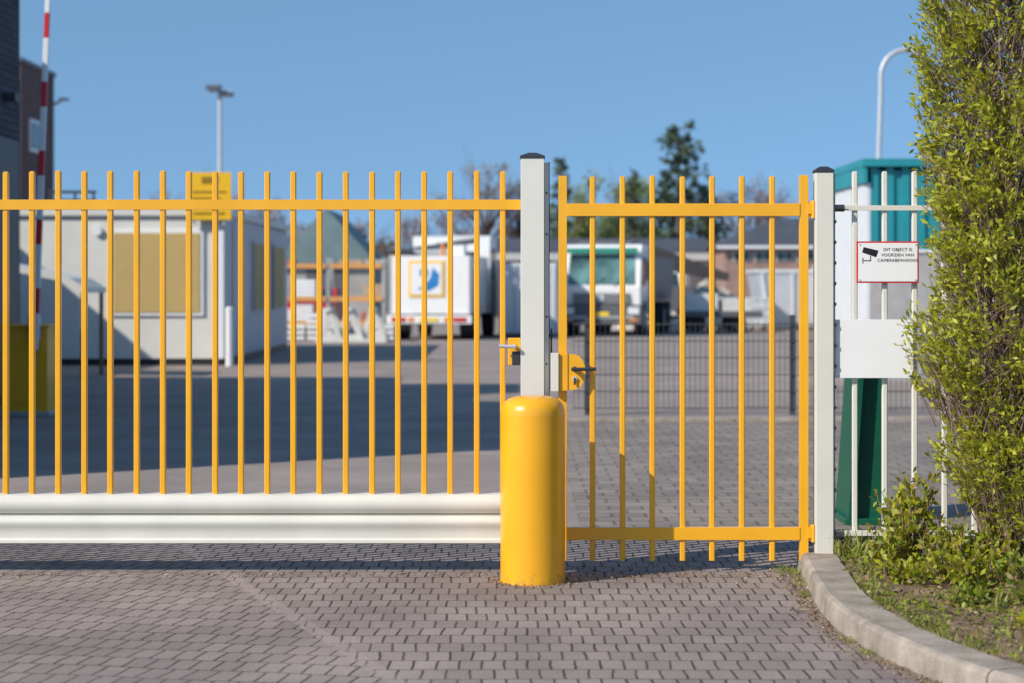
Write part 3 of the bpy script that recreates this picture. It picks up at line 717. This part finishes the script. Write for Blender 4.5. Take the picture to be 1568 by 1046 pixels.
# ------------------------------------------------------------------ trees
M_con=leafmat('conifer_needles',[(0.05,0.09,0.055),(0.08,0.13,0.07),(0.11,0.16,0.085),(0.06,0.095,0.065)],0.15,.7)  # needle, leaf and twig colours lightened to imitate distance haze
M_brd=leafmat('spring_leaf',[(0.19,0.24,0.07),(0.26,0.32,0.09),(0.33,0.37,0.11),(0.21,0.25,0.09)],0.25,.6)
M_bare=leafmat('bare_twig_buds',[(0.26,0.20,0.18),(0.33,0.25,0.23),(0.38,0.28,0.25),(0.23,0.20,0.19)],0.1,.8)
def conifer(x,y,h,r,n=2600,irr=0.3,name='pine_tree',p=0.8,size=.32,z0=.10):
    e=empty(name,(x,y,0)); t=B('trunk_and_limbs',(0,0,0)); t.cyl((0,0,0),(0,0,h*.55),h*.022,h*.012,M_bark,8); t.cyl((0,0,h*.55),(0,0,h*.98),h*.012,.02,M_bark,6)
    P=[];Dd=[]
    nb=int(60+r*12)
    for i in range(nb):
        z=h*(z0+(1-z0)*(i/nb)); a=random.uniform(0,6.28); L=r*((1-(z/h))**p+0.10)*random.uniform(1-irr,1+irr)
        tip=Vector((math.cos(a)*L,math.sin(a)*L,z-0.12*L+random.uniform(-.1,.3)))
        t.cyl((0,0,z),tip,.04,.01,M_bark,4,caps=False)
        m=int(n/nb)
        for j in range(m):
            u=random.random()**.6; q=Vector((0,0,z)).lerp(tip,u)+Vector((random.gauss(0,.16),random.gauss(0,.16),random.gauss(0,.12)))*(0.4+0.5*L)
            P.append(q); Dd.append((math.cos(a)+random.gauss(0,.6),math.sin(a)+random.gauss(0,.6),random.gauss(-.1,.4)))
    t.build(parent=e,local=True)
    leaves('crown',P,Dd,rng.uniform(size*.5,size*1.2,len(P)),M_con,(0,0,0),parent=e,wid=.5)
def broadleaf(x,y,h,r,m,n=3000,size=.3,name='broadleaf_tree',z0=.3,ncl=26,sp=.28):
    e=empty(name,(x,y,0)); t=B('trunk_and_limbs',(0,0,0)); t.cyl((0,0,0),(0,0,h*.45),h*.028,h*.018,M_bark,8)
    P=[];Dd=[]
    for i in range(ncl):
        a=random.uniform(0,6.28); zz=random.uniform(z0,1)
        rr=r*math.sqrt(max(.05,1-((zz-.6)/.45)**2)) if abs(zz-.6)<.45 else r*.3
        rr*=random.uniform(.35,1.0)
        c=Vector((math.cos(a)*rr,math.sin(a)*rr,h*zz*.94)); base=Vector((0,0,h*min(.44,max(.2,zz-.25))))
        mid=base.lerp(c,.5)+Vector((random.gauss(0,.1),random.gauss(0,.1),.05))*r*.4
        t.cyl(base,mid,h*.010,h*.006,M_bark,5,caps=False); t.cyl(mid,c,h*.006,.015,M_bark,4,caps=False)
        for j in range(4):
            t.cyl(mid.lerp(c,j/4),c+Vector((random.gauss(0,1),random.gauss(0,1),random.gauss(.3,1)))*r*sp,.03,.01,M_bark,3,caps=False)
        cr=r*sp*random.uniform(.7,1.3)
        for j in range(n//ncl):
            d=Vector((random.gauss(0,1),random.gauss(0,1),random.gauss(0,.8))); d*=cr*random.random()**.4/max(.3,d.length)
            P.append(c+d); Dd.append((random.gauss(0,1),random.gauss(0,1),random.gauss(.3,1)))
    t.build(parent=e,local=True)
    leaves('crown',P,Dd,rng.uniform(size*.5,size*1.2,len(P)),m,(0,0,0),parent=e,wid=.55)
conifer(9.35,110,10.5,1.5,2000,irr=.6,p=.35,size=.42,z0=.3)
conifer(8.6,113,6.9,2.1,2200,irr=.35,p=.6); conifer(10.7,112,7.4,1.8,2000,irr=.35,p=.6); conifer(6.9,111,7.9,.9,900,irr=.6)
conifer(2.75,110,8.7,.9,1500,irr=.25,p=.7); conifer(11.6,114,6.2,1.6,1500)
broadleaf(4.4,113,7.9,2.3,M_brd,2800); broadleaf(6.4,117,8.2,2.4,M_brd,2600); broadleaf(3.4,118,7.4,2,M_brd,1600); broadleaf(8,120,8.2,2.4,M_brd,1800)
for x,y,h,r in ((-1.6,116,9.1,2.6),(-3.6,120,7.4,2.2),(0.4,118,8.4,1.9),(13.6,112,7.8,2.4),(15.8,116,7.4,2.2),(12.8,118,7.4,2.0),(-20.5,112,7.3,2.2),(-16.8,114,7.9,2.6),(-13.5,118,6.8,2.2),(-6.0,118,5.8,2.4),(-9,119,5.4,2.4),(18,118,7,2.4)):
    broadleaf(x,y,h,r,M_bare,1400,size=.22,name='bare_tree',ncl=24,sp=.25)
P=[];Dd=[]
for i in range(16000):
    x=random.uniform(-45,45); top=3.9+1.1*noise.noise(Vector((x*.25,0,5)))+.6*noise.noise(Vector((x*.9,0,2)))
    z=random.uniform(0,top); P.append((x,122+random.uniform(-1.5,1.5),z)); Dd.append((random.gauss(0,1),random.gauss(0,1),random.gauss(.3,1)))
M_belt=leafmat('distant_foliage',[(0.12,0.13,0.09),(0.19,0.16,0.12),(0.15,0.18,0.10),(0.22,0.18,0.16)],.1,.8)
leaves('distant_tree_belt',P,Dd,rng.uniform(.4,.9,len(P)),M_belt,(0,0,0),wid=.6)

# ------------------------------------------------------------------ tall hedge
zs=[0.2,0.32,0.57,0.82,1.1,1.4,1.73,2.2,2.83,3.3,3.6]; xs=[2.42,2.28,2.10,2.00,1.96,2.02,2.05,1.985,2.00,2.08,2.4]
def hl(z): return float(np.interp(z,zs,xs))
e=empty('tall_hedge',(2.9,9.4,0.08))
t=B('branches',(2.9,9.4,0.08))
tips=[]
for i in range(75):
    bx=random.uniform(2.25,3.7); by=9.4+random.uniform(-.25,.2); pcur=Vector((bx,by,0.05)); h=random.uniform(2.2,3.5)
    tx=min(max(bx+random.gauss(-.08,.25),hl(h)+.1),3.9); ty=9.4+random.uniform(-.45,.4)
    n=14; prev=pcur
    for j in range(1,n+1):
        u=j/n; q=Vector((bx+(tx-bx)*u+random.gauss(0,.02),by+(ty-by)*u+random.gauss(0,.02),.05+(h-.05)*u))
        t.cyl(prev,q,.011*(1-u)+.004,.011*max(0,1-u-1/n)+.004,M_bark2,5,caps=False); prev=q
        if q.z>.3: tips.append(q.copy())
P=[];Dd=[];Sz=[]
cnt=0
while cnt<6600:
    z=random.uniform(.22,3.55)
    X0=hl(z)+0.13*noise.noise(Vector((1,z*3.1,7)))+.10*noise.noise(Vector((4,z*9,7)))
    x=X0+ (random.random()**1.15)*(2.95-X0 if random.random()<.82 else 4.0-X0)
    half=.48*min(1,max(.25,((x-X0)/.20)**.5))*(1+.25*noise.noise(Vector((x*3,z*3,1))))
    if random.random()<.70: y=9.4-half*random.uniform(.65,1.05)
    else: y=9.4+half*random.uniform(-1,1)
    th=-.10 if x-X0<.25 else .05
    if noise.noise(Vector((x*6.5,y*6.5,z*6.5)))<th and random.random()<.85: continue
    cnt+=1
    c=Vector((x,y,z))
    out=Vector((-.6+random.gauss(0,.2) if x-X0<.25 else random.gauss(0,.4),(y-9.4)*1.4,.7+random.gauss(0,.3))).normalized()
    if x-X0<.08 and random.random()<.3: c=c+out*random.uniform(.02,.09)
    tw=c-out*random.uniform(.12,.26)+Vector((random.gauss(0,.03),random.gauss(0,.03),-.05))
    t.cyl(tw,c+out*.05,.0030,.0012,M_bark2,3,caps=False)
    k_=random.randint(5,10)
    for j in range(k_):
        u=j/k_; pp=c+out*(u*.10-.04)+Vector((random.gauss(0,.009),random.gauss(0,.009),random.gauss(0,.009)))
        dd=out*1.1+Vector((random.gauss(0,.7),random.gauss(0,.7),random.gauss(0,.7))); P.append(pp); Dd.append(dd); Sz.append(random.uniform(.020,.048))
for i in range(5200):
    a=random.choice(tips); b_=a+Vector((random.gauss(0,.22),random.gauss(-.10,.2),random.gauss(.18,.15)))
    if b_.x<hl(b_.z)-.02 or abs(b_.y-9.4)>.5: continue
    m_=a.lerp(b_,.5)+Vector((random.gauss(0,.02),random.gauss(0,.02),random.gauss(0,.02)))
    t.cyl(a,m_,.0045,.0032,M_bark2,3,caps=False); t.cyl(m_,b_,.0032,.0015,M_bark2,3,caps=False)
t.build(parent=e)
leaves('foliage',P,Dd,np.array(Sz),M_leafh,(2.9,9.4,0.08),parent=e,wid=.42)

# ------------------------------------------------------------------ low shrubs
def shrub(x,y,h,r,n,m,name='low_shrub',size=(.02,.05)):
    e=empty(name,(x,y,.08)); t=B('stems',(0,0,0)); P=[];Dd=[];S=[]
    for i in range(n):
        a=random.uniform(0,6.28); tip=Vector((math.cos(a)*r*random.random(),math.sin(a)*r*random.random(),h*random.uniform(.5,1)))
        base=Vector((tip.x*.25,tip.y*.25,-0.03)); mid=base.lerp(tip,.5)+Vector((random.gauss(0,.03),random.gauss(0,.03),0))
        t.cyl(base,mid,.004,.003,M_bark2,4,caps=False); t.cyl(mid,tip,.003,.0015,M_bark2,4,caps=False)
        d=(tip-base).normalized()
        for j in range(14):
            u=random.uniform(.35,1.02); q=base.lerp(mid,u*2) if u<.5 else mid.lerp(tip,u*2-1)
            P.append(q+Vector((random.gauss(0,.008),)*3)); Dd.append(d*.8+Vector((random.gauss(0,.8),random.gauss(0,.8),random.gauss(.1,.6)))); S.append(random.uniform(*size))
    t.build(parent=e,local=True)
    leaves('leaves',P,Dd,np.array(S),m,(0,0,0),parent=e,wid=.5)
shrub(1.93,9.55,.46,.20,55,M_leafs,size=(.025,.065)); shrub(1.80,9.4,.22,.14,40,M_leafs); shrub(2.08,9.25,.28,.20,50,M_leafs); shrub(2.22,9.15,.24,.2,45,M_leafs)
shrub(2.32,8.75,.20,.2,50,M_leafc); shrub(2.05,8.85,.16,.2,50,M_leafs); shrub(1.85,9.0,.12,.16,40,M_leafs); shrub(2.0,8.45,.08,.15,26,M_leafc); shrub(2.15,7.7,.12,.16,35,M_leafs); shrub(2.3,8.3,.16,.2,50,M_leafc); shrub(2.5,9.3,.4,.25,60,M_leafs)
P=[];Dd=[];S=[]
for i in range(26000):
    y=random.uniform(5.6,10.6); x=kerbx(y)+random.random()**.9*2.2
    if noise.noise(Vector((x*2.6,y*2.0,11)))<-.08 and random.random()<.88: continue
    P.append((x,y,.085+random.uniform(0,.045))); Dd.append((random.gauss(0,1),random.gauss(0,1),abs(random.gauss(.5,.6)))); S.append(random.uniform(.012,.035))
leaves('ground_cover_plants',P,Dd,np.array(S),M_leafc,(0,0,0))
# grass and weed tufts at the fence foot and kerb edge
P=[];Dd=[];S=[]
tuft=[(random.uniform(1.66,2.6),random.uniform(9.85,10.35),.07,random.uniform(.07,.17)) for _ in range(60)]
tuft+=[(kerbx(yy)+random.uniform(.02,.12),yy,.08,random.uniform(.03,.07)) for yy in [random.uniform(6.8,9.8) for _ in range(45)]]
tuft+=[(kerbx(yy)-.19-random.uniform(0,.02),yy,.0,random.uniform(.015,.04)) for yy in [random.uniform(7.6,9.95) for _ in range(16)]]
tuft+=[(random.uniform(1.35,1.52),random.uniform(9.8,10.05),.0,random.uniform(.02,.05)) for _ in range(10)]
tuft+=[(random.uniform(1.9,2.9),random.uniform(7.2,8.9),.1,random.uniform(.04,.10)) for _ in range(45)]
for x,y,z,h in tuft:
    for j in range(26):
        P.append((x+random.gauss(0,.018),y+random.gauss(0,.018),z)); Dd.append((random.gauss(0,.45),random.gauss(0,.45),1)); S.append(h*random.uniform(.5,1.1))
leaves('grass_tufts',P,Dd,np.array(S),M_grass,(0,0,0),wid=.10)
P=[];Dd=[];S=[]
for i in range(6200):
    r=random.random()
    if r<.34: y=random.uniform(5.6,10.5); x=kerbx(y)+random.random()*1.6; z=.10+random.uniform(0,.03)
    elif r<.62: y=random.uniform(6.6,9.9); x=kerbx(y)-.185-abs(random.gauss(0,.05)); z=.004
    elif r<.70: a=random.uniform(0,6.28); q=.165+abs(random.gauss(0,.03)); x=.102+q*math.cos(a); y=9.66+q*math.sin(a); z=.004
    elif r<.9: x=random.uniform(-3,1.5); y=9.85+random.gauss(0,.05); z=.004
    else: x=random.uniform(.3,1.5); y=9.9+random.gauss(0,.25); z=.004
    P.append((x,y,z)); Dd.append((random.gauss(0,1),random.gauss(0,1),random.uniform(0,.3))); S.append(random.uniform(.004,.018) if r>=.34 else random.uniform(.01,.035))
leaves('leaf_litter',P,Dd,np.array(S),M_litter,(0,0,0),wid=.6)
